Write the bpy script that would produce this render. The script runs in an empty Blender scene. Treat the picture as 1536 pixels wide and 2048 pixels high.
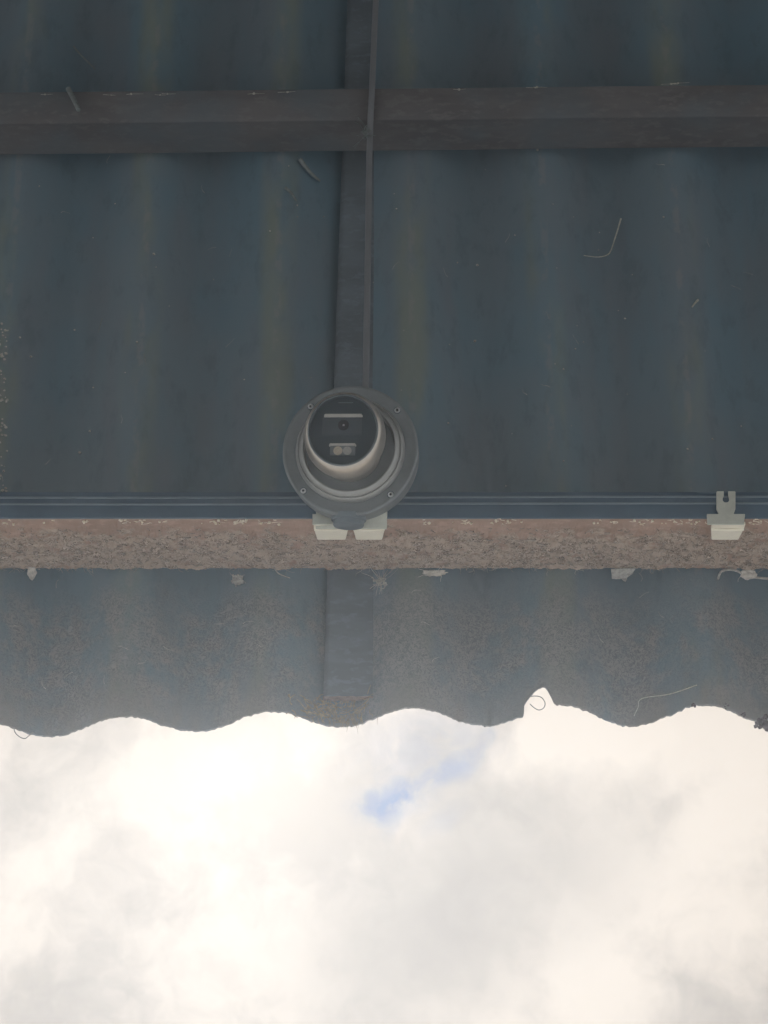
import bpy, bmesh, math, random
from mathutils import Vector, Matrix, noise
random.seed(7)
sc = bpy.context.scene
COL = sc.collection

# ------------------------------------------------------------------ camera
E, S = math.radians(73), math.radians(15)        # view elevation, roof slope
A = E - S                                        # view line against the sheet
F, D = 6200.0, 3.23                              # focal length in photo pixels, distance to roof
fw = Vector((0, -math.cos(E), math.sin(E)))
up = Vector((0, -math.sin(E), -math.cos(E)))     # phone held upside down, eave at the bottom
CAMLOC = -D * fw
cam = bpy.data.cameras.new('camera')
cam.sensor_fit = 'HORIZONTAL'; cam.sensor_width = 36; cam.lens = 36 * F / 1536
cam.clip_start = 0.05; cam.clip_end = 2000
camo = bpy.data.objects.new('camera', cam); COL.objects.link(camo)
camo.matrix_world = Matrix(((1, up.x, -fw.x, CAMLOC.x), (0, up.y, -fw.y, CAMLOC.y), (0, up.z, -fw.z, CAMLOC.z), (0, 0, 0, 1)))
sc.camera = camo
GROUND_Z = CAMLOC.z - 1.6

def wdir(px, py):
    return (fw + Vector((1, 0, 0)) * ((px - 768) / F) + up * ((1024 - py) / F)).normalized()

# ------------------------------------------------------------------ sky, sun, exposure
SUN = wdir(520, 1545)
world = bpy.data.worlds.new('World'); sc.world = world; world.use_nodes = True
nt = world.node_tree; nt.nodes.clear()
def N(t, kind, **kw):
    n = t.nodes.new(kind)
    for k, v in kw.items(): setattr(n, k, v)
    return n
class G:
    """tiny node-graph helper"""
    def __init__(s, t): s.t = t
    def link(s, a, b): s.t.links.new(a, b)
    def put(s, sock, v):
        if hasattr(v, 'is_output'): s.link(v, sock)
        else: sock.default_value = v
    def m(s, op, a, b=0.0, c=0.0, clamp=False):
        n = N(s.t, 'ShaderNodeMath', operation=op, use_clamp=clamp)
        s.put(n.inputs[0], a); s.put(n.inputs[1], b); s.put(n.inputs[2], c)
        return n.outputs[0]
    def v(s, op, a, b=(0, 0, 0)):
        n = N(s.t, 'ShaderNodeVectorMath', operation=op)
        s.put(n.inputs[0], a); s.put(n.inputs[1], b)
        return n.outputs['Value'] if op in ('LENGTH', 'DOT_PRODUCT', 'DISTANCE') else n.outputs[0]
    def noise(s, vec, scale, detail=4, rough=.55, dist=0.0, color=False, dim='3D'):
        n = N(s.t, 'ShaderNodeTexNoise', noise_dimensions=dim)
        s.put(n.inputs['Vector'], vec)
        n.inputs['Scale'].default_value = scale; n.inputs['Detail'].default_value = detail
        n.inputs['Roughness'].default_value = rough; n.inputs['Distortion'].default_value = dist
        return n.outputs['Color' if color else 'Fac']
    def rng(s, x, a, b, c=0.0, d=1.0, smooth=True):
        n = N(s.t, 'ShaderNodeMapRange', interpolation_type='SMOOTHSTEP' if smooth else 'LINEAR')
        s.put(n.inputs[0], x)
        for i, q in enumerate((a, b, c, d)): n.inputs[1 + i].default_value = q
        return n.outputs[0]
    def mix(s, f, a, b):
        n = N(s.t, 'ShaderNodeMix', data_type='RGBA')
        s.put(n.inputs[0], f)
        for k, q in ((6, a), (7, b)):
            if isinstance(q, tuple) and len(q) == 3: q = q + (1,)
            s.put(n.inputs[k], q)
        return n.outputs[2]
    def scale(s, vec, xyz):
        return s.v('MULTIPLY', vec, xyz)

g = G(nt)
sky = N(nt, 'ShaderNodeTexSky', sky_type='NISHITA', sun_disc=False)
sky.dust_density = 0.0; sky.air_density = 1.0
world.cycles.sampling_method = 'NONE'
sky.sun_elevation = math.asin(SUN.z); sky.sun_rotation = math.atan2(SUN.x, SUN.y)
bg_sky = N(nt, 'ShaderNodeBackground'); g.link(sky.outputs[0], bg_sky.inputs[0]); bg_sky.inputs[1].default_value = 0.10
tc = N(nt, 'ShaderNodeTexCoord')
sep = N(nt, 'ShaderNodeSeparateXYZ'); g.link(tc.outputs['Generated'], sep.inputs[0])
dz = g.m('MAXIMUM', sep.outputs[2], 0.12)
cmb = N(nt, 'ShaderNodeCombineXYZ')
g.link(g.m('DIVIDE', sep.outputs[0], dz), cmb.inputs[0]); g.link(g.m('DIVIDE', sep.outputs[1], dz), cmb.inputs[1])
P2 = cmb.outputs[0]                                # position on a flat cloud deck overhead
def deck(px, py):
    d = wdir(px, py); return (d.x / d.z, d.y / d.z, 0)
warp = g.v('SUBTRACT', g.noise(P2, 26, 3, .6, color=True, dim='2D'), (.5, .5, .5))
PW = g.v('ADD', P2, g.scale(warp, (.018, .018, 0)))
n_big = g.noise(g.v('ADD', PW, (.31, .17, 0)), 9, 1, .5, dim='2D')
n_mid = g.noise(g.v('ADD', PW, (.73, .41, .2)), 21, 4, .52, dim='2D')
n_fin = g.noise(PW, 60, 4, .6, dim='2D')
shade = g.m('ADD', g.m('MULTIPLY', n_big, .48), g.m('ADD', g.m('MULTIPLY', n_mid, .38), g.m('MULTIPLY', n_fin, .14)))
bright = g.rng(shade, .36, .60)
# a thicker, greyer bank of cloud and thin bright spots, on the deck
def blob(px, py, rx, ry, ang=0.0, src=None):
    c = deck(px, py); k = 1 / 6000
    q = g.v('SUBTRACT', src or PW, c)
    ca, sa = math.cos(ang), math.sin(ang)
    ux = g.m('DIVIDE', g.v('DOT_PRODUCT', q, (ca, sa, 0)), rx * k)
    uy = g.m('DIVIDE', g.v('DOT_PRODUCT', q, (-sa, ca, 0)), ry * k)
    return g.m('SQRT', g.m('ADD', g.m('MULTIPLY', ux, ux), g.m('MULTIPLY', uy, uy)))
bank = g.m('MULTIPLY', g.rng(blob(930, 1810, 430, 210, -.5), 1.3, .1), g.rng(n_mid, .25, .6, .55, 1))
tops = g.m('MAXIMUM', g.rng(blob(1140, 1490, 200, 110, -.2), 1.2, .1), g.rng(blob(380, 1510, 260, 100, -.1), 1.2, .1))
bright = g.m('MULTIPLY', g.m('ADD', g.m('MULTIPLY', bright, .8), g.m('ADD', .12, g.m('MULTIPLY', tops, .35))), g.m('SUBTRACT', 1.0, g.m('MULTIPLY', bank, .95)), clamp=True)
sd = g.v('DOT_PRODUCT', tc.outputs['Generated'], tuple(SUN))
aur = g.m('POWER', g.m('MAXIMUM', sd, 0), 1900)
aur2 = g.m('POWER', g.m('MAXIMUM', sd, 0), 220)
bright = g.m('ADD', bright, g.m('ADD', g.m('MULTIPLY', aur, .55), g.m('MULTIPLY', aur2, .18)), clamp=True)
col = g.mix(bright, (.325, .292, .262, 1), (.630, .556, .480, 1))
# aureole of the sun behind the cloud
gain = g.m('ADD', 1.0, g.m('ADD', g.m('MULTIPLY', g.m('MULTIPLY', aur, g.rng(n_mid, .3, .6, .35, 1)), .16), g.m('MULTIPLY', aur2, .0)))
bg_cloud = N(nt, 'ShaderNodeBackground'); g.link(col, bg_cloud.inputs[0]); g.link(gain, bg_cloud.inputs[1])
# blue gaps: rare ones from the noise, and the one beside the eave
gap1 = g.rng(blob(795, 1594, 112, 56, -.22), 1.15, .1, 0, .78)
gap2 = g.rng(blob(888, 1545, 175, 36, -.78), 1.25, .1, 0, .52)
gap3 = g.rng(g.noise(g.v('ADD', PW, (.9, .3, 0)), 8, 2, .55, dim='2D'), .70, .80, 0, .8)
gap4 = g.rng(blob(850, 1490, 210, 110, -.3), 1.2, .1, 0, .22)
wisp = g.rng(g.noise(PW, 65, 4, .6, dim='2D'), .30, .60, .30, 1)
gap = g.m('MULTIPLY', g.m('MAXIMUM', g.m('MAXIMUM', gap1, gap2), g.m('MAXIMUM', gap3, gap4)), wisp, clamp=True)
mixs = N(nt, 'ShaderNodeMixShader'); g.link(gap, mixs.inputs[0]); g.link(bg_cloud.outputs[0], mixs.inputs[1]); g.link(bg_sky.outputs[0], mixs.inputs[2])
out = N(nt, 'ShaderNodeOutputWorld'); g.link(mixs.outputs[0], out.inputs[0])

sl = bpy.data.lights.new('sun', 'SUN'); sl.energy = 2.6; sl.angle = math.radians(12); sl.color = (1, .97, .93)
so = bpy.data.objects.new('sun', sl); COL.objects.link(so); so.rotation_euler = SUN.to_track_quat('Z', 'Y').to_euler()
so.location = (0, 0, 6)
sc.view_settings.view_transform = 'Standard'; sc.view_settings.look = 'None'
sc.view_settings.exposure = 0.30; sc.view_settings.gamma = 1.0
sc.view_settings.use_curve_mapping = False
sc.render.engine = 'CYCLES'; sc.cycles.use_denoising = True; sc.cycles.max_bounces = 6; sc.cycles.diffuse_bounces = 3

HAZE, HAZE_G = .0088, .825
sc.cycles.volume_bounces = 0
# ------------------------------------------------------------------ roof frame: local (x, t up the slope inward, n downward from the sheet)
R = Matrix(((1, 0, 0, 0), (0, -math.cos(S), -math.sin(S), 0), (0, math.sin(S), -math.cos(S), 0), (0, 0, 0, 1)))
cA, sA = math.cos(A), math.sin(A)
CL = Vector((0, -D * cA, D * sA))
def ray(px, py):
    u, v = (px - 768) / F, (1024 - py) / F
    return Vector((u, cA + v * sA, -sA + v * cA))
def at_n(px, py, n):
    r = ray(px, py); k = (n - CL.z) / r.z; return CL + r * k
def at_t(px, py, t):
    r = ray(px, py); k = (t - CL.y) / r.y; return CL + r * k
def lerp(a, b, k): return a + (b - a) * k
def table(tab, x):
    if x <= tab[0][0]: return tab[0][1]
    for (x0, y0), (x1, y1) in zip(tab, tab[1:]):
        if x <= x1: return lerp(y0, y1, (x - x0) / (x1 - x0))
    return tab[-1][1]

# ------------------------------------------------------------------ object helpers
def link(name, me, mat, parent=None, M=None):
    o = bpy.data.objects.new(name, me); COL.objects.link(o)
    if mat: me.materials.clear(); me.materials.append(mat)
    if M is not None: o.matrix_world = M
    if parent: o.parent = parent
    return o
def tag(o, label=None, cat=None, group=None, kind=None):
    for k, v in (('label', label), ('category', cat), ('group', group), ('kind', kind)):
        if v: o[k] = v
    return o
def empty(name, M, label, cat, group=None):
    o = bpy.data.objects.new(name, None); COL.objects.link(o); o.matrix_world = M; o.empty_display_size = .02
    return tag(o, label, cat, group)
def mesh(vs, fs, smooth=True, sharp=35):
    me = bpy.data.meshes.new('m'); me.from_pydata([tuple(v) for v in vs], [], fs); me.update()
    bm = bmesh.new(); bm.from_mesh(me); bmesh.ops.recalc_face_normals(bm, faces=bm.faces); bm.to_mesh(me); bm.free()
    if smooth:
        for p in me.polygons: p.use_smooth = True
        me.set_sharp_from_angle(angle=math.radians(sharp))
    return me
def grid(nx, ny, fn, smooth=True, sharp=180):
    vs = [fn(i / nx, j / ny) for j in range(ny + 1) for i in range(nx + 1)]
    w = nx + 1
    fs = [(j * w + i, j * w + i + 1, (j + 1) * w + i + 1, (j + 1) * w + i) for j in range(ny) for i in range(nx)]
    return vs, fs
def box(x0, x1, y0, y1, z0, z1, bev=0.0, seg=2):
    bm = bmesh.new(); bmesh.ops.create_cube(bm, size=1)
    for v in bm.verts:
        v.co = Vector((x0 if v.co.x < 0 else x1, y0 if v.co.y < 0 else y1, z0 if v.co.z < 0 else z1))
    if bev: bmesh.ops.bevel(bm, geom=bm.edges[:], offset=bev, segments=seg, affect='EDGES', profile=.5)
    me = bpy.data.meshes.new('m'); bm.to_mesh(me); bm.free()
    if bev:
        for p in me.polygons: p.use_smooth = True
        me.set_sharp_from_angle(angle=math.radians(50))
    return me
def lathe(prof, seg=72, close=False):
    vs, fs = [], []
    for r, z in prof:
        for k in range(seg):
            a = 2 * math.pi * k / seg; vs.append((r * math.cos(a), r * math.sin(a), z))
    for j in range(len(prof) - 1):
        for k in range(seg):
            k2 = (k + 1) % seg
            fs.append((j * seg + k, j * seg + k2, (j + 1) * seg + k2, (j + 1) * seg + k))
    if close:
        fs.append(tuple(range(seg))); fs.append(tuple((len(prof) - 1) * seg + k for k in range(seg)))
    return mesh(vs, fs, True, 32)
def tube_geo(pts, r, seg=6, taper=1.0):
    pts = [Vector(p) for p in pts]; vs, fs = [], []
    for i, p in enumerate(pts):
        d = (pts[min(i + 1, len(pts) - 1)] - pts[max(i - 1, 0)])
        if d.length < 1e-9: d = Vector((0, 0, 1))
        d.normalize()
        a = d.orthogonal().normalized() if i == 0 else (a - d * a.dot(d)).normalized()
        b = d.cross(a); rr = r * lerp(1, taper, i / max(1, len(pts) - 1))
        for k in range(seg):
            th = 2 * math.pi * k / seg; vs.append(p + a * (rr * math.cos(th)) + b * (rr * math.sin(th)))
    for i in range(len(pts) - 1):
        for k in range(seg):
            k2 = (k + 1) % seg; fs.append((i * seg + k, i * seg + k2, (i + 1) * seg + k2, (i + 1) * seg + k))
    fs.append(tuple(range(seg))); fs.append(tuple((len(pts) - 1) * seg + k for k in range(seg)))
    return vs, fs
def smooth_path(pts, n=8):
    pts = [Vector(p) for p in pts]; q = [pts[0]] + pts + [pts[-1]]; o = []
    for i in range(1, len(q) - 2):
        for k in range(n):
            t = k / n; a, b, c, d = q[i - 1], q[i], q[i + 1], q[i + 2]
            o.append(.5 * ((2 * b) + (c - a) * t + (2 * a - 5 * b + 4 * c - d) * t * t + (3 * b - a - 3 * c + d) * t ** 3))
    return o + [pts[-1]]
def tube(pts, r, seg=8, taper=1.0):
    v, f = tube_geo(pts, r, seg, taper); return mesh(v, f, True, 60)
def merge(geos):
    vs, fs = [], []
    for v, f in geos:
        b = len(vs); vs += v; fs += [tuple(i + b for i in q) for q in f]
    return vs, fs
def prism(poly, z0, z1, holes=None):
    n = len(poly)
    vs = [(x, y, z0) for x, y in poly] + [(x, y, z1) for x, y in poly]
    fs = [tuple(range(n)), tuple(range(n, 2 * n))] + [(i, (i + 1) % n, n + (i + 1) % n, n + i) for i in range(n)]
    return mesh(vs, fs, False)

# ------------------------------------------------------------------ materials
def newmat(name):
    m = bpy.data.materials.new(name); m.use_nodes = True; t = m.node_tree; t.nodes.clear()
    b = N(t, 'ShaderNodeBsdfPrincipled'); o = N(t, 'ShaderNodeOutputMaterial'); t.links.new(b.outputs[0], o.inputs[0])
    c = N(t, 'ShaderNodeTexCoord')
    return m, G(t), b, c.outputs['Object']
def bump(g, b, h, strength, dist):
    n = N(g.t, 'ShaderNodeBump'); n.inputs['Strength'].default_value = strength; n.inputs['Distance'].default_value = dist
    g.link(h, n.inputs['Height']); g.link(n.outputs[0], b.inputs['Normal'])
def plain(name, c, rough=.5, metal=0.0, vary=.12, scale=60, bstr=.15, dirt=None, coat=0.0, spec=.5):
    m, g, b, co = newmat(name)
    n = g.noise(co, scale, 4, .6)
    lo = tuple(q * (1 - vary) for q in c); hi = tuple(min(1, q * (1 + vary)) for q in c)
    cc = g.mix(g.rng(n, .3, .7), lo, hi)
    if dirt: cc = g.mix(g.rng(g.noise(co, scale * .6, 5, .65), .5, .72, 0, .75), cc, dirt)
    g.link(cc, b.inputs['Base Color'])
    g.link(g.rng(n, .3, .7, rough * .85, min(1, rough * 1.15)), b.inputs['Roughness'])
    b.inputs['Metallic'].default_value = metal; b.inputs['Coat Weight'].default_value = coat
    b.inputs['Specular IOR Level'].default_value = spec
    if bstr: bump(g, b, g.noise(co, scale * 5, 3), bstr, .0004)
    return m

PITCH, AMP = .1455, .0205
X0 = at_n(829, 1412, AMP).x                        # a low line of the corrugation
T_EAVE = at_n(768, 1430, 0).y

def sheet_mat(edge_t, purlin_t):
    m, g, b, co = newmat('weathered_sheet')
    streak = g.noise(g.scale(co, (1, .16, .4)), 16, 3, .6)
    patch = g.noise(g.v('ADD', co, (3.1, 1.7, 0)), 5.5, 3, .55)
    c = g.mix(g.rng(patch, .36, .64), (.134, .212, .262), (.154, .208, .244))
    c = g.mix(g.rng(streak, .42, .70, 0, .6), c, (.168, .186, .210))
    # grime settled along the low lines
    sp = N(g.t, 'ShaderNodeSeparateXYZ'); g.link(co, sp.inputs[0])
    low = g.m('COSINE', g.m('MULTIPLY', g.m('SUBTRACT', sp.outputs[0], X0), 2 * math.pi / PITCH))
    lown = g.noise(g.scale(co, (1, .30, 1)), 15, 3, .6)
    lowm = g.m('MULTIPLY', g.rng(low, .45, 1.0), g.rng(lown, .40, .64))
    c = g.mix(g.rng(g.noise(g.scale(co, (1, .5, 1)), 42, 4, .65), .50, .68, 0, .40), c, (.105, .150, .178))
    c = g.mix(g.m('MULTIPLY', lowm, .72), c, (.210, .235, .192))
    # thin crusted line right on the low line
    ln = g.m('MULTIPLY', g.rng(low, .975, .998), g.rng(g.noise(g.scale(co, (1, .5, 1)), 60, 3, .7), .48, .60))
    c = g.mix(g.m('MULTIPLY', ln, .3), c, (.27, .255, .25))
    # dust and cobweb felt on the overhang, its paleness also painting eave glare
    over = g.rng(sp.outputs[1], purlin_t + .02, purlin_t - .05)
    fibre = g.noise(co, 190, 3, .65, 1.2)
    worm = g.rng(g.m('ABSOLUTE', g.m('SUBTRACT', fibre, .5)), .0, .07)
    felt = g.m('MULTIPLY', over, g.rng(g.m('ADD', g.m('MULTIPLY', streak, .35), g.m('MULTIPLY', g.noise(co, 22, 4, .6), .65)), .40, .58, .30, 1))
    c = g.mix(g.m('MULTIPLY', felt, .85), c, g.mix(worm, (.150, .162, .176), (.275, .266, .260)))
    # brown grime on the drip edge, its tint also painting the warm glow
    drip = g.m('MULTIPLY', g.rng(sp.outputs[1], edge_t + .055, edge_t - .005), g.rng(lown, .34, .60, .25, 1))
    c = g.mix(g.m('MULTIPLY', drip, .75), c, (.235, .215, .195))
    g.link(c, b.inputs['Base Color']); b.inputs['Roughness'].default_value = .82
    b.inputs['Specular IOR Level'].default_value = .25
    h = g.m('ADD', g.m('MULTIPLY', lown, .3), g.m('MULTIPLY', g.m('MULTIPLY', worm, felt), .75))
    bump(g, b, h, .6, .0016)
    return m

def purlin_mat(name, dust, red):
    m, g, b, co = newmat(name)
    sp = N(g.t, 'ShaderNodeSeparateXYZ'); g.link(co, sp.inputs[0])
    n1 = g.noise(g.scale(co, (.35, 1, 1)), 30, 3, .6)
    c = g.mix(g.rng(n1, .35, .65), red, tuple(q * .80 for q in red))
    c = g.mix(g.rng(g.noise(g.scale(co, (.5, 1, 1)), 130, 3, .65), .50, .66, 0, .55), c, tuple(q * 1.25 for q in red))
    if dust:
        sc_ = g.scale(co, (.85, 1, 1))
        fine = g.noise(sc_, 360, 3, .6, 1.0)
        patch = g.noise(sc_, 48, 5, .68)
        # thick dust higher on the face, bare paint near the lower lip
        bias = g.rng(sp.outputs[2], H1 - .006, H1 - .045, -.17, .10, smooth=False)
        f = g.rng(g.m('ADD', patch, bias), .44, .58)
        pit = g.rng(g.m('ABSOLUTE', g.m('SUBTRACT', fine, .47)), .012, .075)
        pitm = g.m('MULTIPLY', f, g.rng(g.noise(sc_, 120, 3, .6), .40, .62))
        dcol = g.mix(g.rng(g.noise(sc_, 120, 3, .6), .35, .65), (.49, .39, .315), (.66, .54, .44))
        c = g.mix(g.m('MULTIPLY', f, .85), c, dcol)
        c = g.mix(g.m('MULTIPLY', pitm, g.m('SUBTRACT', 1, pit)), c, (.17, .125, .10))
        h = g.m('ADD', g.m('MULTIPLY', g.m('MULTIPLY', pit, pitm), .9), g.m('MULTIPLY', patch, .5))
        bump(g, b, h, .8, .0024)
    else:
        c = g.mix(g.rng(g.noise(co, 8, 3), .42, .66, 0, .8), c, (.108, .130, .146))
        bump(g, b, g.noise(co, 140, 2, .6), .2, .001)
    g.link(c, b.inputs['Base Color']); b.inputs['Roughness'].default_value = .8
    b.inputs['Specular IOR Level'].default_value = .3
    return m

# purlin positions
PT0 = AMP + .0055                                    # purlins start just under the low lines
T1 = at_n(768, 1136, PT0).y
H1 = at_t(768, 1036, T1).z
T1B = at_n(768, 986, H1).y

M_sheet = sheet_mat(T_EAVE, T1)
M_web = purlin_mat('dusty_red_steel', True, (.405, .278, .218))
M_flange = plain('dark_steel', (.052, .095, .135), .5, 0, .12, 25, .1)
M_bead = plain('dark_steel_bead', (.13, .175, .205), .35, 0, .1, 25, .05)
M_purl2 = purlin_mat('dull_red_steel', False, (.132, .128, .130))
M_bar = purlin_mat('bar_steel', False, (.140, .170, .195))
M_barend = plain('rusty_end', (.225, .17, .155), .85, 0, .3, 120, .5)
M_cable = plain('cable_sheath', (.185, .195, .21), .6, 0, .08, 40, .05)
M_cam = plain('camera_grey_paint', (.195, .215, .222), .45, .3, .05, 120, .12)
M_cover = plain('camera_cover_paint', (.33, .338, .33), .42, .5, .05, 120, .10)
M_ball = plain('camera_ball_paint', (.57, .53, .475), .34, .74, .04, 120, .06)
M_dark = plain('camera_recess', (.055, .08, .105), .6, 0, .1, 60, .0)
M_black = plain('camera_front_panel', (.06, .088, .105), .35, 0, .05, 60, .0)
M_lens = plain('lens_barrel', (.012, .010, .016), .2, 0, .05, 60, .0)
M_glint = plain('panel_glint_pale', (.90, .87, .81), .3, 0, .03, 80, .0)  # near-white colour standing in for sky reflected on the panel ledges
M_led1 = plain('led_warm', (.90, .80, .65), .25, 0, .12, 400, .0, coat=.5)
M_led2 = plain('led_grey', (.70, .68, .64), .25, 0, .12, 400, .0, coat=.5)
M_ledbody = plain('led_tray', (.24, .26, .27), .35, 0, .05, 80, .0)
M_screw = plain('screw_steel', (.62, .64, .65), .32, .7, .1, 300, .1)
M_cap = plain('cap_plastic', (.135, .165, .185), .5, 0, .06, 100, .1)
M_cream = plain('cream_clip_paint', (.87, .82, .69), .5, 0, .04, 50, .1, dirt=(.78, .72, .59))
M_cream_shade = plain('cream_paint_shaded', (.52, .53, .46), .55, 0, .08, 70, .12)  # same cream paint, with the underside's shade put into the colour
M_straw = plain('pale_straw', (.42, .42, .37), .7, 0, .2, 300, .1)
M_twig = plain('grey_twig', (.18, .205, .205), .8, 0, .2, 200, .3)
M_web_silk = plain('dirty_cobweb', (.40, .385, .35), .95, 0, .25, 260, .5)
M_pale = plain('pale_cocoon', (.54, .50, .445), .95, 0, .18, 260, .4)
M_moss = plain('dark_moss', (.075, .055, .06), .95, 0, .4, 260, .6)
M_wire = plain('thin_wire', (.20, .20, .19), .5, 0, .1, 100, .0)
def glass():
    m, g, b, co = newmat('camera_window')
    b.inputs['Base Color'].default_value = (0, 0, 0, 1); b.inputs['Roughness'].default_value = .04
    b.inputs['Alpha'].default_value = .16; b.inputs['IOR'].default_value = 1.3
    return m
M_glass = glass()

# ------------------------------------------------------------------ ground
def ground_mat():
    m, g, b, co = newmat('pale_concrete_ground')
    n1 = g.noise(co, .6, 2, .6)
    g.link(g.mix(g.rng(n1, .3, .7), (.40, .43, .465), (.45, .48, .51)), b.inputs['Base Color']); b.inputs['Roughness'].default_value = 1
    b.inputs['Specular IOR Level'].default_value = .1
    return m
gm = bpy.data.meshes.new('ground')
gm.from_pydata([(-150, -150, 0), (150, -150, 0), (150, 150, 0), (-150, 150, 0)], [], [(0, 1, 2, 3)])
go = link('ground', gm, ground_mat()); go.location = (0, 0, GROUND_Z); tag(go, kind='structure')

# ------------------------------------------------------------------ corrugated roof
EDGE = [(-400, 1452), (-60, 1452), (110, 1449), (250, 1446), (385, 1439), (528, 1436), (690, 1431), (830, 1429), (965, 1427), (1115, 1424), (1260, 1425), (1410, 1424), (1900, 1421)]
EDGE_L = [(at_n(px, py, 0).x, at_n(px, py, 0).y) for px, py in EDGE]
NOTCH = [(1049, 0), (1051, 22), (1056, 27), (1064, 33), (1072, 38), (1080, 41), (1088, 40), (1095, 34), (1100, 26), (1104, 16), (1108, 7), (1114, 2), (1122, 0)]
pxm = (at_n(1180, 1400, AMP).x - at_n(980, 1400, AMP).x) / 200
tym = (at_n(1080, 1300, AMP).y - at_n(1080, 1400, AMP).y) / 100
NOTCH_L = [(at_n(px, 1400, AMP).x, h * tym) for px, h in NOTCH]
def edge_t(x, sd=0.0):
    t = table(EDGE_L, x)
    t += .0016 * noise.noise((x * 60, 3.1, sd)) + .0016 * noise.noise((x * 260, 7.7, sd)) + .0022 * noise.noise((x * 14, 1.3, sd))
    if NOTCH_L[0][0] < x < NOTCH_L[-1][0]:
        t += table(NOTCH_L, x) + .0012 * noise.noise((x * 400, .4, 2))
    return t
T_TOP = 3.2
def wave(x): return AMP * math.cos(2 * math.pi * (x - X0) / PITCH)
TH = .0034
def sheet(x0, x1, dn, sd):
    xs = []
    x = x0
    while x < x1:
        xs.append(x)
        x += .0008 if NOTCH_L[0][0] - .004 < x < NOTCH_L[-1][0] + .004 else (.0018 if abs(x) < .48 else .006)
    xs.append(x1)
    rows = [0, .002, .006, .013, .025, .04, .06, .08, .10, .14, .18, .24, .30, .38, .46, .56, .66, .78, .90, 1.05, 1.25, 1.6, 2.2, T_TOP]
    def side(off):
        vs = []
        for r in rows:
            for x in xs:
                te = edge_t(x, sd); t = te + r * (T_TOP + .3 - te) / (T_TOP + .3)
                w = wave(x) + dn + .0012 * noise.noise((x * 5, t * 4, sd + 9)) - off
                vs.append((x, t + (.0007 * noise.noise((x * 300, off * 900, 5)) if r == 0 else 0), w))
        return vs
    v = side(0) + side(TH)
    w, h = len(xs), len(rows); b = w * h; fs = []
    for j in range(h - 1):
        for i in range(w - 1):
            q = j * w + i
            fs.append((q, q + 1, q + w + 1, q + w)); fs.append((b + q, b + q + w, b + q + w + 1, b + q + 1))
    for i in range(w - 1):
        fs.append((i, b + i, b + i + 1, i + 1)); q = (h - 1) * w + i; fs.append((q, q + 1, b + q + 1, b + q))
    for j in range(h - 1):
        q = j * w; fs.append((q, q + w, b + q + w, b + q)); q = j * w + w - 1; fs.append((q, b + q, b + q + w, q + w))
    return mesh(v, fs, True, 50)
roof = empty('corrugated_roof', R, 'weathered blue grey corrugated roof sheeting seen from below with a wavy eave edge', 'roof')
XL = X0 - 4 * PITCH + .003
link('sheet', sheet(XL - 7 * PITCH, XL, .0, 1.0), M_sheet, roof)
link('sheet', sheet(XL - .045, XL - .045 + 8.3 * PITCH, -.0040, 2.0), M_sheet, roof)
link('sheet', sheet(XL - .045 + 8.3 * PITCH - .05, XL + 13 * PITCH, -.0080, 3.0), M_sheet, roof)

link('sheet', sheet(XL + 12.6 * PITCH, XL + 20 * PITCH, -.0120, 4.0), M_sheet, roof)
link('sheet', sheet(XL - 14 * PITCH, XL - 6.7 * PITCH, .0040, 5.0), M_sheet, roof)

# wall added out of view to block light and darken the inner roof
wt = 1.6; wz = wt * math.sin(S)
wo = link('blocker_wall', box(-2.4, 2.4, -wt * math.cos(S) - .22, -wt * math.cos(S), GROUND_Z, wz - .07, .004), plain('dark_blocker_wall', (.085, .075, .068), .9, 0, .15, 3, 0))
tag(wo, kind='structure')

# ------------------------------------------------------------------ lower purlin (dusty face towards the eave)
XW = 2.1
lab = 'dusty rust red steel purlin with crusted outer face, nearest the eave, carrying the camera'
p1 = empty('steel_purlin', R, lab, 'purlin')
def web_pt(u, v):
    x = (u - .5) * 1.1 if abs(u - .5) < .47 else math.copysign(lerp(.517, XW, (abs(u - .5) - .47) / .03), u - .5)
    n = lerp(PT0, H1, v)
    k = 1 if abs(x) < .5 else 0
    lump = .0014 * noise.noise((x * 55, n * 95, 1)) + .0011 * noise.noise((x * 150, n * 260, 4)) + .0007 * noise.noise((x * 420, n * 650, 8))
    f = 1 - max(0, (v - .70) / .30) * .8
    return (x, T1 - max(0, lump + .0005) * 1.5 * f, n + (.0016 * noise.noise((x * 90, 2, 2)) if v == 0 else 0))
v, f = grid(1700, 30, web_pt)
th = .004
b0 = len(v); bk = [(-XW, T1 + th, PT0), (XW, T1 + th, PT0), (XW, T1 + th, H1), (-XW, T1 + th, H1)]
v += bk; f.append((b0, b0 + 1, b0 + 2, b0 + 3))
me = mesh(v, f, True, 180)
link('web', me, M_web, p1)
link('flange', box(-XW, XW, T1 - .0012, T1B, H1 - .0006, H1 + .0022, .0008), M_flange, p1)
tb1, tb2 = at_n(768, 1010, H1).y, at_n(768, 997, H1).y
for tb in (tb1, tb2):
    pts = [(lerp(-XW, XW, i / 60), tb + .0006 * math.sin(i * .41), H1 + .0022) for i in range(61)]
    link('bead', tube(pts, .0012, 8), M_bead, p1)

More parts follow.
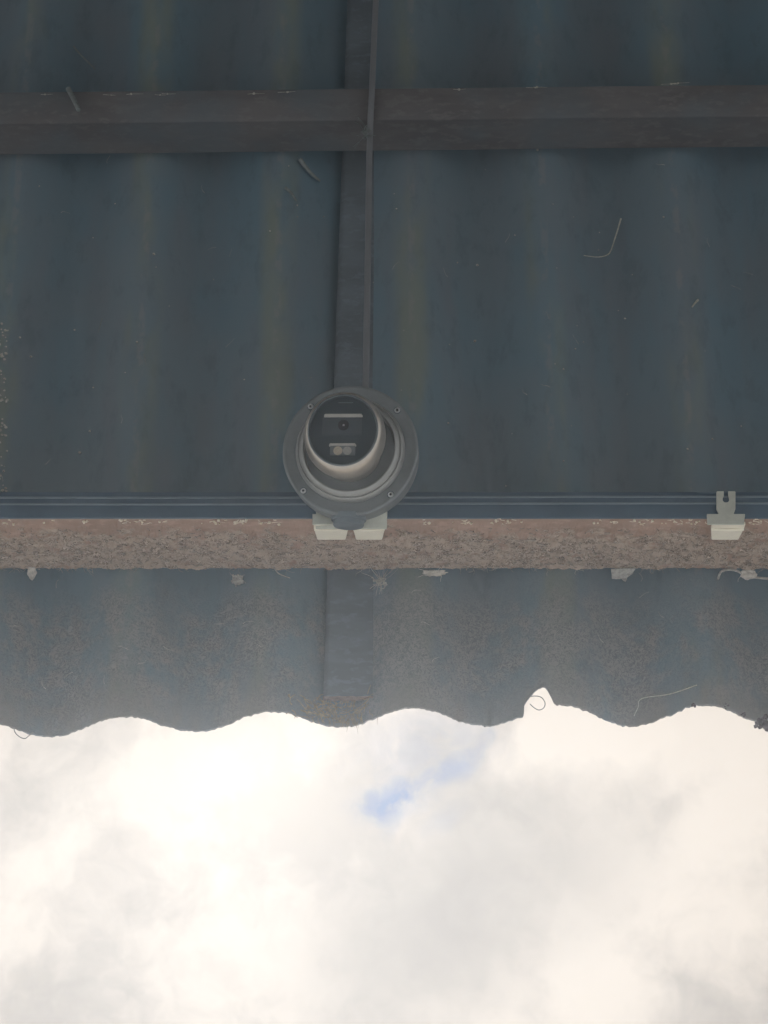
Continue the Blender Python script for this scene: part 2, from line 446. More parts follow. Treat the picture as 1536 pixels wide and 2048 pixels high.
# ------------------------------------------------------------------ upper purlin, deeper under the roof
p2 = empty('steel_purlin', R, 'plain dull brown steel purlin crossing the shade at the inner end of the roof', 'purlin')
def row2(py0, py1, n): return at_n(0, py0, n), at_n(1536, py1, n)
a0, a1 = row2(309, 293, PT0)
sk = (a1.y - a0.y) / (a1.x - a0.x)
tc0 = (a0.y + a1.y) / 2 - sk * (a0.x + a1.x) / 2
T2 = lambda x: tc0 + sk * x
H2 = at_t(768, 238, T2(0)).z
FL2 = at_n(768, 178, H2).y - T2(0)
XV = 2.1
def sec(profile):
    vs, fs = [], []
    nst = 40; m_ = len(profile)
    for i in range(nst + 1):
        x = lerp(-XV, XV, i / nst); w = .0008 * noise.noise((x * 6, 1, 1))
        for (t, n) in profile: vs.append((x, T2(x) + t + w, n))
    for i in range(nst):
        for k in range(m_):
            k2 = (k + 1) % m_; fs.append((i * m_ + k, i * m_ + k2, (i + 1) * m_ + k2, (i + 1) * m_ + k))
    fs.append(tuple(range(m_))); fs.append(tuple(nst * m_ + k for k in range(m_)))
    return mesh(vs, fs, True, 40)
link('web', sec([(0, PT0), (.004, PT0), (.004, H2 - .0042), (0, H2 - .003)]), M_purl2, p2)
link('flange', sec([(-.0008, H2 - .0034), (FL2, H2 - .0034), (FL2 + .0006, H2 - .0012), (FL2, H2 + .0004), (.001, H2 + .0004), (-.0008, H2 - .0010)]), M_purl2, p2)

# ------------------------------------------------------------------ flat bar running up the slope under the sheets
NB = -.0090
q0, q1 = at_n(650, 1392, NB), at_n(752, 1392, NB)
q2, q3 = at_n(698, 0, NB), at_n(791, 0, NB)
bar = empty('rafter_bar', R, 'narrow flat steel bar running up the slope between sheets and purlins, rusty cut end', 'bar')
def barx(t):
    k = (t - q0.y) / (q2.y - q0.y); return lerp(q0.x, q2.x, k), lerp(q1.x, q3.x, k)
vs, fs = [], []
ts = [q0.y, q0.y + .01, 0, .4, 1.0, 2.0, 3.0]
pro = lambda l, r: [(l - .002, NB - .009), (l - .002, NB - .004), (l + .0015, NB - .0005), (l + .004, NB), (r - .004, NB), (r - .0008, NB - .0008), (r, NB - .004), (r, NB - .009)]
for t in ts:
    l, r = barx(t)
    for (x, n) in pro(l, r): vs.append((x, t, n))
for i in range(len(ts) - 1):
    for k in range(8):
        k2 = (k + 1) % 8; fs.append((i * 8 + k, i * 8 + k2, (i + 1) * 8 + k2, (i + 1) * 8 + k))
fs.append(tuple(range((len(ts) - 1) * 8, len(ts) * 8))); fs.append(tuple(range(8)))
link('web', mesh(vs, fs, True, 40), M_bar, bar)
l, r = barx(q0.y)
def endpt(u, v):
    x = lerp(l - .002, r, u); n = lerp(NB - .009, NB + .0002, v)
    return (x, q0.y - .0006 - .0006 * noise.noise((x * 200, n * 200, 3)), n)
v, f = grid(40, 12, endpt); link('cut_end', mesh(v, f, True, 180), M_barend, bar)
lip = [(lerp(l - .001, r, i / 24), q0.y - .0012 + .0016 * noise.noise((i * .37, 5, 5)), NB + .0006 * noise.noise((i * .6, 1, 1))) for i in range(25)]
link('burr', tube(lip, .0007, 6), M_barend, bar)

# ------------------------------------------------------------------ clips gripping the lower purlin
def clip_mesh_pieces(root, px0, px1, slotted):
    """cream jaw on the dusty face, plate of the same cream toned down for shade under the flange"""
    tw = T1 - .0035
    x0, x1 = at_t(px0, 1060, tw).x, at_t(px1, 1060, tw).x
    z_lo, z_mid, z_hi = H1 + .002, at_t(768, 1052, tw).z, at_t(768, 1077, tw).z
    w = x1 - x0
    # jaw: bent strip, upper facet leaning out, lower facet tapering
    lean = .006
    prof = [(tw - lean, H1 + .004), (tw - lean, H1 + .001), (tw - .0035, z_mid), (tw - .0015, z_hi)]
    prof_b = [(t + .0022, n) for t, n in prof]
    vs, fs = [], []
    cols = [0, .04, .5, .96, 1.0]
    for side, pr in ((0, prof), (1, prof_b)):
        for j, (t, n) in enumerate(pr):
            ins = (0, 0, .0, .09)[j] * w
            for c in cols:
                vs.append((lerp(x0 + ins, x1 - ins, c), t + (.0006 if c in (0, 1.0) else 0), n))
    nc, npf = len(cols), len(prof); b = nc * npf
    for j in range(npf - 1):
        for i in range(nc - 1):
            q = j * nc + i; fs += [(q, q + 1, q + nc + 1, q + nc), (b + q, b + q + nc, b + q + nc + 1, b + q + 1)]
    for j in range(npf - 1):
        q = j * nc; fs.append((q, q + nc, b + q + nc, b + q)); q += nc - 1; fs.append((q, b + q, b + q + nc, q + nc))
    for i in range(nc - 1):
        fs.append((i, b + i, b + i + 1, i + 1)); q = (npf - 1) * nc + i; fs.append((q, q + 1, b + q + 1, b + q))
    link('jaw', mesh(vs, fs, True, 30), M_cream, root)
    # folded rib across the jaw
    rz = lerp(H1, z_mid, .96)
    pts = [(lerp(x0 + .0005, x1 - .0005, k / 12), tw - .0042 - .0012 * math.sin(math.pi * k / 12), z_mid + .0008) for k in range(13)]
    link('fold', tube(pts, .0016, 8), M_cream, root)
    # plate under the flange
    zp0, zp1 = H1 + .0032, H1 + .0052
    def XY(px, py): p = at_n(px, py, zp1); return (p.x, p.y)
    if slotted:
        cx = (px0 + px1) / 2 - 1
        poly = [(-37, 1048), (-38, 1030), (-38, 1028), (-14, 1028), (-19, 1017), (-19, 984), (-18, 982.5), (-4.5, 982.5), (-4.5, 991), (-6.5, 996), (-6.5, 1001), (-4, 1004), (0, 1005.2), (4, 1004), (6.5, 1001), (6.5, 996), (4.5, 991), (4.5, 982.5), (18, 982.5), (19, 984), (19, 1017), (15, 1028), (38, 1028), (38, 1030), (36, 1048)]
        link('slotted_plate', prism([XY(cx + a, c) for a, c in poly], zp0, zp1), M_cream_shade, root)
    else:
        link('base_plate', prism([XY(px0 - 3, 1048), XY(px0 - 3, 1028), XY(px1 + 3, 1028), XY(px1 + 3, 1048)], zp0, zp1), M_cream_shade, root)
for px0, px1, sl_, lb in ((1420, 1486, True, 'cream clip with slotted plate darkened for shade, on the purlin away from the camera'),
                          (628, 697, False, 'cream clip under the camera box, to the left of its round plug'),
                          (706, 770, False, 'cream clip under the camera box, to the right of its round plug')):
    r_ = empty('purlin_clip', R, lb, 'clip', 'cream clips gripping the dusty purlin')
    clip_mesh_pieces(r_, px0, px1, sl_)

# ------------------------------------------------------------------ security camera
ZX, ZY = 540 + 771 / 4.8, 740 + 772 / 4.8
NP = H1 + .049
C0 = at_n(ZX, ZY, NP)
depth = (C0 - CL).dot(Vector((0, cA, -sA)))
K = depth / F / 4.8                                  # metres per enlarged pixel
RL = R.to_3x3()
axis = (Vector((-.1, 0, 0)) + up * .28 - fw * .955).normalized()
yax = (up - axis * up.dot(axis)).normalized(); xax = yax.cross(axis)
CM = Matrix((xax, yax, axis)).transposed().to_4x4(); CM.translation = RL @ C0
sec_cam = empty('security_camera', CM, 'grey turret security camera with round lid and dark glass front on a junction box', 'camera')
def L(name, prof, mat, parent=sec_cam, seg=96, close=False):
    return link(name, lathe([(r * K, z * K) for r, z in prof], seg, close), mat, parent)
jb = L('junction_box', [(600, -262), (628, -262), (640, -250), (652, -40), (652, -24), (640, -20), (640, -16)], M_cam, close=True)
lid = L('lid', [(300, -14), (646, -15), (655, -10), (655, -4), (648, 3), (636, 7), (620, 4), (612, 0), (300, 0)], M_cam)
cov = L('turret_cover', [(529, -2), (529, 8), (524, 30), (508, 68), (500, 76), (492, 72), (490, 70), (488, 78), (484, 90), (466, 112), (450, 122), (442, 121), (438, 112), (436, 60), (430, -50)], M_cover)
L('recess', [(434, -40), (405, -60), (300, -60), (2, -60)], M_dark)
ball_c, ball_r = 470, 388
pr = []
for k in range(0, 41):
    a = math.radians(lerp(-75, 56, k / 40)); pr.append((ball_r * math.cos(a), ball_c + ball_r * math.sin(a)))
rim_r, rim_z = pr[-1]
W_R, W_Z = 318, 650
pr = [(300, -70), (300, 130)] + [p for p in pr if 130 < p[1] < W_Z - 30]
pr += [(352, W_Z - 24), (344, W_Z - 17), (336, W_Z - 12)]
ball = L('eyeball', pr, M_ball)
trim = L('trim_ring', [(336, W_Z - 13), (334, W_Z - 6), (331, W_Z - 2), (326, W_Z), (321, W_Z - 1), (318, W_Z - 8), (318, W_Z - 60)], plain('trim_ring_grey', (.115, .135, .145), .4, 0, .05, 60, 0), ball)
# front panel behind the glass
fp = L('front_panel', [(2, W_Z - 58), (200, W_Z - 58), (317, W_Z - 58), (317, W_Z - 30)], M_black)
win = L('glass_window', [(2, W_Z + 16), (100, W_Z + 14), (200, W_Z + 8), (290, W_Z - 1), (315, W_Z - 6), (315, W_Z - 14), (290, W_Z - 9), (200, W_Z), (100, W_Z + 6), (2, W_Z + 8)], M_glass)
for o_ in (ball, trim, fp, win): o_.data.transform(Matrix.Diagonal((1, 1.06, 1, 1)))
# panel contents; photo zoom coordinates -> panel plane
fz = W_Z - 58
def PL(zx, zy, z=fz):
    # enlarged photo pixel -> lid plane coordinates at height z
    return (zx - 771 + .1 * z), -(zy - 772 + .28 * z) / .958
def cbox(name, zx0, zx1, zy0, zy1, z0, z1, mat, bev, parent):
    xa, ya = PL(zx0, zy0); xb, yb = PL(zx1, zy1)
    return link(name, box(xa * K, xb * K, min(ya, yb) * K, max(ya, yb) * K, (fz + z0) * K, (fz + z1) * K, bev * K), mat, parent)
def wedge(name, zx0, zx1, zy0, zy1, mat, parent):
    # sloping ledge, shaped and coloured near white to paint the sky's reflection
    xa, ya = PL(zx0, zy0); xb, yb = PL(zx1, zy1); c_ = (yb - ya) * .3
    pr_ = [(ya, -4), (ya, 30), (ya + c_, 33), (yb, 9), (yb, -4)]
    vs = []
    for x, ins in ((xa, 0), (xa + 10, 1), (xb - 10, 1), (xb, 0)):
        for y, z in pr_: vs.append((x * K, (y if ins else y * .6 + .4 * yb) * K, (fz + (z if ins else min(z, 9))) * K))
    fs = [(a * 5 + k, a * 5 + (k + 1) % 5, (a + 1) * 5 + (k + 1) % 5, (a + 1) * 5 + k) for a in range(3) for k in range(5)] + [(0, 1, 2, 3, 4), (15, 16, 17, 18, 19)]
    return link(name, mesh(vs, fs, False), mat, parent)
cbox('lens_plate', 512, 885, 476, 640, -4, 9, plain('lens_plate_grey', (.10, .125, .145), .4, 0, .05, 60, 0), 8, fp)
wedge('glint_bar', 524, 890, 446, 471, M_glint, fp)
lx, ly = PL(712, 548)
def disc(name, zx, zy, prof, mat, parent, seg=40):
    x, y = PL(zx, zy)
    me = lathe([(r * K, (fz + z) * K) for r, z in prof], seg)
    me.transform(Matrix.Translation((x * K, y * K, 0)))
    return link(name, me, mat, parent)
lens = disc('lens', 712, 548, [(52, 0), (52, 14), (46, 18), (38, 16), (30, 11), (2, 11)], M_lens, fp)
disc('lens_glint', 713, 548, [(11, 11), (9, 17), (5, 20), (1, 21)], plain('lens_glint_pale', (.75, .72, .74), .15, 0, .05, 60, 0), lens)  # pale bead painted as the glint on the lens
tray = cbox('led_tray', 593, 831, 742, 832, -4, 16, M_ledbody, 6, fp)
wedge('tray_ledge', 582, 838, 725, 747, M_glint, tray)
disc('led', 668, 792, [(43, 14), (43, 22), (38, 26), (33, 24), (24, 22), (12, 30), (1, 33)], M_led1, tray)
disc('led', 757, 792, [(41, 14), (41, 22), (36, 26), (31, 24), (22, 22), (12, 28), (1, 30)], M_led2, tray)
# thin pale strip painted as a highlight above the bright bar
cbox('panel_highlight', 655, 795, 329, 335, -3, 8, plain('highlight_strip', (.22, .27, .30), .3, 0, .03, 60, 0), 1.5, fp)
# four lid screws
for sx, sy in ((370, 345), (1218, 380), (323, 1167), (1173, 1197)):
    x, y = sx - 771, -(sy - 772) / .958
    k = min(1, 598 / math.hypot(x, y)); x *= k; y *= k
    me = lathe([(q * K, z * K) for q, z in ((27, 0), (27, 5), (25, 8), (20, 10), (14, 9), (11, 2), (1, 1))], 24)
    me.transform(Matrix.Translation((x * K, y * K, 0)))
    scr = link('screw', me, M_screw, lid)
    me = lathe([(q * K, z * K) for q, z in ((36, .6), (34, 3.0), (28, 3.2), (27, .6))], 24)
    me.transform(Matrix.Translation((x * K, y * K, 0)))
    link('screw_seat', me, M_dark, lid)
    me = lathe([(q * K, z * K) for q, z in ((12, 9.5), (10, 11), (1, 11))], 16)
    me.transform(Matrix.Translation((x * K, y * K, 0)))
    link('screw_socket', me, M_lens, lid)
# plug on the outward side of the box
me = lathe([(r_ * K, z * K) for r_, z in ((168, -30), (168, 18), (162, 24), (150, 26), (148, 30), (148, 66), (142, 76), (130, 80), (1, 82))], 64)
me.transform(Matrix.Translation((-10 * K, -640 * K, -140 * K)) @ Matrix.Rotation(math.radians(90), 4, 'X'))
link('plug', me, M_cap, sec_cam)
# mounting plate behind the box
link('mounting_plate', box(-345 * K, 345 * K, -705 * K, 300 * K, -292 * K, -266 * K, 8 * K), M_cream_shade, sec_cam)

# ------------------------------------------------------------------ cable
def toL(p): return p
cb = [at_n(731, 792, NP - .022), at_n(731.5, 760, NP - .024), at_n(735, 560, lerp(H1, H2, .5) + .014), at_n(738.5, 330, H2 + .007), at_n(741, 238, H2 + .0045), at_n(744, 180, H2 + .0045), at_n(749, 60, H2 - .010), at_n(754, -60, H2 - .03), at_n(765, -400, .03)]
co_ = link('camera_cable', tube(smooth_path(cb, 10), .0034, 12), M_cable, None, R)
tag(co_, 'thin brown grey cable running straight from the camera up under the roof', 'cable')

# ------------------------------------------------------------------ straws, twigs, cobwebs, crumbs
def strand(name, pts, r, mat, label, cat, taper=.6, group=None):
    o = link(name, tube(smooth_path(pts, 6), r, 6, taper), mat, None, R); return tag(o, label, cat, group)
def sheet_n(px, py, off=.002):
    """point on the underside of the sheet seen at this pixel"""
    n = 0
    for _ in range(12): p = at_n(px, py, n); n = wave(p.x) + off
    return at_n(px, py, n)
def P(px, py, off=.003): return sheet_n(px, py, off)
strand('straw', [P(1242, 437), P(1232, 470), P(1222, 500), P(1214, 510), P(1195, 514), P(1168, 511)], .0009, M_straw, 'bent pale straw stuck to the sheet, right of the cable', 'straw')
strand('straw', [P(1394, 1370), P(1340, 1388), P(1284, 1397), P(1276, 1415), P(1268, 1432)], .0006, M_straw, 'long kinked straw on the sheet near the eave edge', 'straw')
strand('twig', [at_n(137, 178, H2 + .004), at_n(147, 198, H2 + .010), at_n(157, 220, H2 + .014)], .0034, M_twig, 'short pale twig poking over the inner purlin', 'twig', .8)
strand('twig', [P(600, 318), P(618, 342), P(640, 362)], .0030, M_twig, 'faint grey twig under the inner purlin, left of the cable', 'twig', .5)
strand('twig', [P(570, 375), P(582, 385), P(593, 402)], .0020, M_twig, 'small pale husk on the sheet left of the cable', 'husk', .5)
strand('twig', [P(147, 92), P(158, 106), P(172, 120), P(190, 138)], .0013, M_twig, 'thin bent twig at the top left, above the inner purlin', 'twig', .6)
strand('straw', [P(1396, 600), P(1390, 606), P(1384, 614)], .0014, M_straw, 'tiny pale stub on the sheet at the far right', 'straw')
strand('straw', [P(204, 637), P(200, 652), P(196, 665)], .0006, M_twig, 'fine upright fibre on the sheet at the left', 'straw')
strand('straw', [P(288, 708), P(290, 720), P(293, 732)], .0008, M_twig, 'fine leaning fibre on the sheet, left and lower', 'straw')
eb = [(x, y, .012) for x, y in ((0, 0),)]
ec = [at_n(px, py, .016) for px, py in ((1058, 1394), (1070, 1392), (1083, 1395), (1090, 1406), (1087, 1416), (1078, 1420), (1069, 1416), (1060, 1408))]
strand('wire_curl', ec, .0005, M_wire, 'thin curled wire in the notch of the eave edge', 'wire', 1.0)
ec = [at_n(px, py, -.012) for px, py in ((28, 1456), (31, 1466), (40, 1474), (50, 1477), (57, 1472), (66, 1464))]
strand('wire_curl', ec, .0006, M_wire, 'thin drooping fibre loop at the left end of the eave', 'fibre', .8)

def clump(name, centre, rad, n, mat, label, cat, squash=(1, 1, 1), strands=0, drop=None, group=None, rough=1.0):
    """lumpy flake body with frayed threads"""
    bm = bmesh.new(); bmesh.ops.create_icosphere(bm, subdivisions=4, radius=1)
    sd = random.random() * 50
    for v in bm.verts:
        q = v.co.copy()
        k = 1 + rough * (.75 * noise.noise(q * 1.3 + Vector((sd, 0, 0))) + .40 * noise.noise(q * 3.2 + Vector((0, sd, 0))) + .2 * noise.noise(q * 8 + Vector((0, 0, sd))))
        v.co = Vector((q.x * rad * squash[0], q.y * rad * squash[1], q.z * rad * squash[2])) * k
        if drop: v.co += Vector(drop) * max(0, q.y * -1) ** 1.5
    me = bpy.data.meshes.new('m'); bm.to_mesh(me); bm.free()
    for p in me.polygons: p.use_smooth = True
    vs = [v.co.copy() for v in me.vertices]; fs = [tuple(p.vertices) for p in me.polygons]
    geos = [(vs, fs)]
    for _ in range(strands):
        a = random.uniform(0, 6.28); s = Vector((math.cos(a) * squash[0], math.sin(a) * squash[1], random.uniform(-.4, .4))) * rad * .6
        pts = [s]
        d = s.normalized()
        for k in range(4):
            d = (d + Vector((random.uniform(-.7, .7), random.uniform(-.7, .7), random.uniform(-.3, .3)))).normalized()
            pts.append(pts[-1] + d * rad * random.uniform(.25, .6))
        geos.append(tube_geo(smooth_path(pts, 3), .00035, 4, .5))
    vs, fs = merge(geos)
    o = link(name, mesh(vs, fs, True, 180), mat, None, R @ Matrix.Translation(centre))
    return tag(o, label, cat, group)
TF = T1 - .003
def flap(name, pix, mat, label, cat):
    """ragged flake hanging from the purlin's upper edge"""
    c = at_t(sum(p[0] for p in pix) / len(pix), sum(p[1] for p in pix) / len(pix), TF)
    ring = []
    for (x0, y0), (x1, y1) in zip(pix, pix[1:] + pix[:1]):
        for k in range(4):
            ring.append(at_t(lerp(x0, x1, k / 4) + random.uniform(-.8, .8), lerp(y0, y1, k / 4) + random.uniform(-.8, .8), TF) - c)
    n_ = len(ring); vs = []
    for fr, off in ((1, 0), (.6, -.0018), (.25, -.0028)):
        for q in ring: vs.append(Vector((q.x * fr, off * (1 + .8 * noise.noise(q * 300)), q.z * fr)))
    b_ = len(vs); vs += [Vector((q.x, .0012, q.z)) for q in ring]
    fs = [(a * n_ + k, a * n_ + (k + 1) % n_, (a + 1) * n_ + (k + 1) % n_, (a + 1) * n_ + k) for a in range(2) for k in range(n_)]
    fs += [(k, b_ + k, b_ + (k + 1) % n_, (k + 1) % n_) for k in range(n_)] + [tuple(2 * n_ + k for k in range(n_)), tuple(b_ + k for k in range(n_))]
    return tag(link(name, mesh(vs, fs, True, 60), mat, None, R @ Matrix.Translation(c)), label, cat)
flap('dirt_clump', [(57, 1136), (70, 1136), (74, 1146), (66, 1161), (61, 1160), (54, 1148)], M_pale, 'hanging pale dirt flake on the purlin at the far left', 'clump')
clump('cobweb_tuft', at_t(474, 1160, TF), .0055, 1, M_web_silk, 'frayed cobweb tuft hanging off the purlin left of the bar', 'cobweb', (1.0, .5, 1.3), 3)
strand('cobweb_thread', [at_t(466, 1150, TF), at_t(472, 1172, TF), at_t(478, 1190, TF), at_t(484, 1199, TF)], .0011, M_web_silk, 'dangling thread below the frayed cobweb tuft', 'thread')
clump('cocoon', at_t(869, 1147, TF), .0068, 1, M_pale, 'white fluffy cocoon under the purlin, right of the bar', 'cocoon', (1.6, .4, .5), 5, rough=1.0)
flap('cobweb_patch', [(1222, 1139), (1271, 1137), (1266, 1147), (1256, 1153), (1251, 1165), (1242, 1157), (1224, 1157)], M_web_silk, 'ragged cobweb flap under the purlin, right half of the photo', 'cobweb')
clump('egg_sac', at_t(1496, 1148, TF), .0072, 1, M_pale, 'round pale egg sac under the purlin below the slotted clip', 'egg sac', (1.05, .8, .8), 3, rough=.55)
strand('cobweb_thread', [at_t(1436, 1158, TF), at_t(1444, 1142, TF), at_t(1468, 1140, TF), at_t(1500, 1153, TF), at_t(1545, 1158, TF)], .0013, M_web_silk, 'thick dusty thread strung past the pale egg sac', 'thread', 1)
def knot(name, cpx, ends, n0, n1, mat, label):
    """dusty threads pulled together into a knot between the things they are stuck to"""
    c = at_n(cpx[0], cpx[1], n1); geos = []
    for (x, y) in ends:
        for k in range(3):
            e = at_n(x + random.uniform(-13, 13), y + random.uniform(-6, 6), n0)
            m_ = (e + c) / 2 + Vector((random.gauss(0, .0012), random.gauss(0, .0012), random.gauss(0, .001)))
            geos.append(tube_geo([Vector(p) - c for p in smooth_path([e, m_, c + Vector((random.gauss(0, .002), random.gauss(0, .002), 0))], 4)], random.uniform(.00012, .00028), 4, 1.4))
    for k in range(26):
        p = Vector((random.gauss(0, .0022), random.gauss(0, .0030), random.gauss(0, .001))); pts = [p]
        for j_ in range(4): pts.append(pts[-1] + Vector((random.gauss(0, .0014), random.gauss(0, .0014), random.gauss(0, .0006))))
        geos.append(tube_geo(smooth_path(pts, 2), random.uniform(.0003, .0008), 4, .6))
    vs, fs = merge(geos)
    return tag(link(name, mesh(vs, fs, True, 180), mat, None, R @ Matrix.Translation(c)), label, 'cobweb')
knot('cobweb_knot', (762, 1163), [(742, 1140), (755, 1138), (788, 1141), (770, 1139), (757, 1192), (752, 1180), (735, 1150)], PT0 - .006, PT0 + .002, M_web_silk, 'dirty cobweb knot in the corner of bar and purlin')
strand('cobweb_thread', [at_t(548, 1135, TF), at_t(556, 1146, TF), at_t(568, 1152, TF), at_t(580, 1156, TF)], .0007, M_web_silk, 'short curved thread on the purlin just left of the bar', 'thread')
knot('cobweb_knot', (733, 264), [(712, 296), (724, 270), (716, 240)], H2 + .003, H2 + .009, M_twig, 'small cobweb knot where cable crosses the inner purlin')

# bristles and moss at the eave
geos = []
for k in range(80):
    px = random.gauss(688, 26); base = at_n(px, 1440 + random.uniform(-14, 6), -.014)
    d = Vector((random.uniform(-.4, .4), -1, random.uniform(-.5, .4))).normalized(); ln = random.uniform(.003, .009) * (1.5 if abs(px - 705) < 8 else 1)
    geos.append(tube_geo([base, base + d * ln * .5 + Vector((random.uniform(-1, 1) * .0008, 0, 0)), base + d * ln], .00035, 4, .3))
vs, fs = merge(geos)
tag(link('dry_root_tuft', mesh(vs, fs, True, 180), plain('dry_root', (.27, .205, .13), .9, 0, .3, 200, 0), None, R), 'dry brown root bristles at the eave end of the bar', 'roots')
geos = []
for k in range(150):
    px, py = random.gauss(660, 34), random.gauss(1418, 13)
    if py > 1436: continue
    s = P(px, py, .0025); d = Vector((random.uniform(-1, 1), random.uniform(-1, 1), 0)).normalized(); pts = [s]
    for j in range(4):
        d = (d + Vector((random.uniform(-.9, .9), random.uniform(-.9, .9), 0))).normalized(); pts.append(pts[-1] + d * random.uniform(.0015, .004))
    pts = [Vector((p.x, p.y, wave(p.x) + .0012)) for p in pts]
    geos.append(tube_geo(smooth_path(pts, 2), .00045, 4, .6))
vs, fs = merge(geos)
tag(link('root_mat', mesh(vs, fs, True, 180), plain('root_mat_brown', (.30, .235, .16), .9, 0, .3, 200, 0), None, R), kind='stuff', label='matted brown rootlets on the sheet beside the bar end', cat='roots')
def moss(px, py, n, rad, cnt, label, name='moss_clump'):
    geos = []; c = at_n(px, py, n)
    for k in range(cnt):
        o = Vector((random.gauss(0, 1), random.gauss(0, 1), random.gauss(0, .5))) * rad * .5
        bm = bmesh.new(); bmesh.ops.create_icosphere(bm, subdivisions=2, radius=rad * random.uniform(.22, .42))
        vs = [v.co * (1 + .6 * noise.noise(v.co * 700 + Vector((k, 0, px)))) + o for v in bm.verts]; fs = [tuple(v.index for v in f.verts) for f in bm.faces]; bm.free()
        geos.append((vs, fs))
    vs, fs = merge(geos)
    tag(link(name, mesh(vs, fs, True, 180), M_moss, None, R @ Matrix.Translation(c)), label, 'moss', 'moss crumbs on the eave edge')
moss(1526, 1450, -.006, .0085, 22, 'dark ragged moss clump on the eave at the far right')
moss(1486, 1431, .012, .0034, 6, 'small dark moss crumb on the eave beside the larger clump')
moss(1452, 1412, .018, .0026, 4, 'tiny moss crumb on the eave between the lone crumb and the far right clump')
moss(1386, 1411, .018, .0036, 6, 'dark moss crumb alone on the left side of the last trough')

# bright crumbs and threads caught on the lower lip of the dusty purlin, and curly fibres on its face (stuff)
geos = []
def crumb(c, r):
    bm = bmesh.new(); bmesh.ops.create_icosphere(bm, subdivisions=1, radius=r)
    vs = [Vector((v.co.x * random.uniform(.7, 1.5), v.co.y, v.co.z * random.uniform(.5, 1.2))) + c for v in bm.verts]; fs = [tuple(v.index for v in f.verts) for f in bm.faces]; bm.free()
    return vs, fs
spots = [28, 90, 168, 172, 240, 262, 285, 316, 405, 430, 440, 468, 485, 490, 520, 540, 560, 858, 905, 940, 982, 990, 1005, 1013, 1040, 1185, 1195, 1222, 1270, 1278, 1284, 1300, 1306, 1324, 1330, 1345, 1364, 1382, 1392, 1400, 1510, 1520]
for px in spots:
    for _ in range(random.choice((1, 1, 2))):
        geos.append(crumb(at_t(px + random.uniform(-3, 3), 1044 + random.uniform(-4, 5), T1 - .0018), random.uniform(.0006, .0017)))
for k in range(70):
    px = random.choice(spots) + random.uniform(-20, 20); s = at_t(px, 1043 + random.uniform(-5, 5), T1 - .0022); pts = [s]
    for j in range(3): pts.append(pts[-1] + Vector((random.uniform(-.004, .004), random.uniform(-.0008, .0004), random.uniform(-.002, .0015))))
    geos.append(tube_geo(smooth_path(pts, 3), random.uniform(.00025, .0005), 4, .5))
vs, fs = merge(geos)
tag(link('web_crumbs', mesh(vs, fs, True, 60), plain('bright_crumb', (.85, .76, .62), .6, 0, .15, 300, 0), None, R), 'bright crumbs and silk caught along the lower lip of the dusty purlin', 'crumbs', kind='stuff')
geos = []
for k in range(900):
    px = random.uniform(-120, 1660); v_ = random.random() ** .8
    py = lerp(1056, 1134, v_); s = at_t(px, py, T1 - .0022); d = Vector((random.choice((-1, 1)), 0, random.uniform(-.5, .5))).normalized(); pts = [s]
    for j in range(4):
        d = (d + Vector((random.uniform(-1.3, 1.3), 0, random.uniform(-1.3, 1.3)))).normalized(); q = pts[-1] + d * random.uniform(.0008, .0022); q.y = T1 - .0022 - random.uniform(0, .0012)
        q.z = max(PT0 - .002, min(H1 - .012, q.z)); pts.append(q)
    geos.append(tube_geo(pts, random.uniform(.0003, .0007), 4, .6))
vs, fs = merge(geos)
tag(link('dust_fibres', mesh(vs, fs, True, 180), plain('dust_fibre', (.36, .305, .26), .95, 0, .35, 120, 0), None, R), 'curly dust fibres felted over the outer face of the dusty purlin', 'dust', kind='stuff')
geos = []
for k in range(260):
    px = random.uniform(-60, 1600)
    if noise.noise((px * .011, 4, 4)) < -.05: continue
    q = at_t(px, 1135 + random.uniform(-3, 1), T1 - .001); pts = [q]; d = Vector((random.uniform(-1, 1), random.uniform(-.2, .3), -1)).normalized()
    for j in range(4):
        d = (d + Vector((random.uniform(-.8, .8), random.uniform(-.3, .3), random.uniform(-.5, .6)))).normalized(); pts.append(pts[-1] + d * random.uniform(.0012, .0040))
    geos.append(tube_geo(pts, random.uniform(.0002, .0004), 4, .5))
vs, fs = merge(geos)
tag(link('silk_fringe', mesh(vs, fs, True, 180), plain('silk_fringe_grey', (.33, .305, .275), .95, 0, .3, 120, 0), None, R), 'loose grey silk fringe where the dusty purlin meets the sheets', 'cobweb', kind='stuff')
geos = []
for px, py in ((90, 189), (222, 190), (262, 188), (320, 190), (335, 188), (508, 187), (575, 184), (918, 179), (1070, 175), (1074, 174), (1350, 167), (1356, 166), (1342, 168)):
    geos.append(crumb(at_n(px, py, H2 + .0012), random.uniform(.0009, .0016)))
    s = at_n(px, py, H2 + .0008); geos.append(tube_geo(smooth_path([s + Vector((random.uniform(-.012, -.004), random.uniform(-.001, .001), 0)), s, s + Vector((random.uniform(.004, .014), random.uniform(-.001, .001), 0))], 3), .0003, 4, .6))
vs, fs = merge(geos)
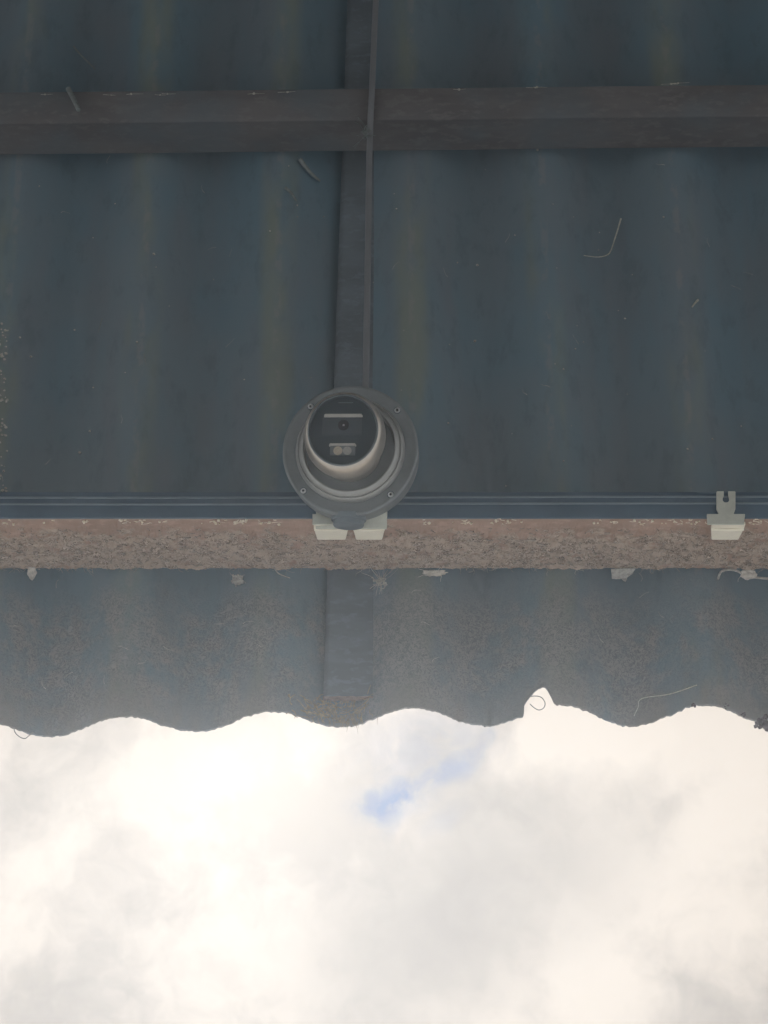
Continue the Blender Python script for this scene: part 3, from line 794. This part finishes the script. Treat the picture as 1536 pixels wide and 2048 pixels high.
tag(link('web_crumbs', mesh(vs, fs, True, 60), M_web_silk, None, R), 'pale specks along the edge of the inner purlin', 'crumbs', kind='stuff')
# flecks on the sheets
geos = []
for px, py in ((308, 508), (312, 534), (1075, 300), (1327, 434), (915, 525), (955, 530), (1197, 500), (1199, 465), (540, 462), (274, 684), (250, 745), (1250, 637), (1167, 684), (950, 682), (180, 862), (160, 905), (1110, 728), (1012, 972), (1425, 878), (62, 713), (40, 675)):
    geos.append(crumb(P(px, py, .0012), random.uniform(.0007, .0018)))
for k in range(45):
    geos.append(crumb(P(random.uniform(0, 1536), random.uniform(320, 970), .001), random.uniform(.0004, .0011)))
for k in range(60):
    py = random.uniform(640, 985); geos.append(crumb(P(random.gauss(4, 6), py, .0015), random.uniform(.0006, .0018)))
for k in range(40):
    q = P(random.uniform(0, 1536), random.uniform(320, 970) if k % 2 else random.uniform(1160, 1390), .0014); a = random.uniform(0, 3.14); pts = [q]
    for j in range(4):
        a += random.uniform(-.6, .6); x_ = pts[-1].x + .0028 * math.cos(a); pts.append(Vector((x_, pts[-1].y + .0028 * math.sin(a), wave(x_) + .0014)))
    geos.append(tube_geo(pts, random.uniform(.00015, .0003), 4, .5))
vs, fs = merge(geos)
tag(link('sheet_flecks', mesh(vs, fs, True, 60), M_web_silk, None, R), 'pale flecks of dirt stuck on the underside of the sheets', 'dirt', kind='stuff')

# ------------------------------------------------------------------ thin haze volume added to stand in for lens glare under the roof
hz = link('haze', box(-160, 160, -160, 160, GROUND_Z - 1, T_TOP * math.sin(S) + .4), None)
hm = bpy.data.materials.new('glare_haze'); hm.use_nodes = True; ht = hm.node_tree; ht.nodes.clear()
hv = N(ht, 'ShaderNodeVolumePrincipled'); ho = N(ht, 'ShaderNodeOutputMaterial'); ht.links.new(hv.outputs[0], ho.inputs['Volume'])
hv.inputs['Color'].default_value = (.84, .91, 1, 1); hv.inputs['Density'].default_value = HAZE; hv.inputs['Anisotropy'].default_value = HAZE_G
hz.data.materials.append(hm); tag(hz, kind='stuff', label='thin pale haze added under and around the roof in place of lens glare', cat='haze')
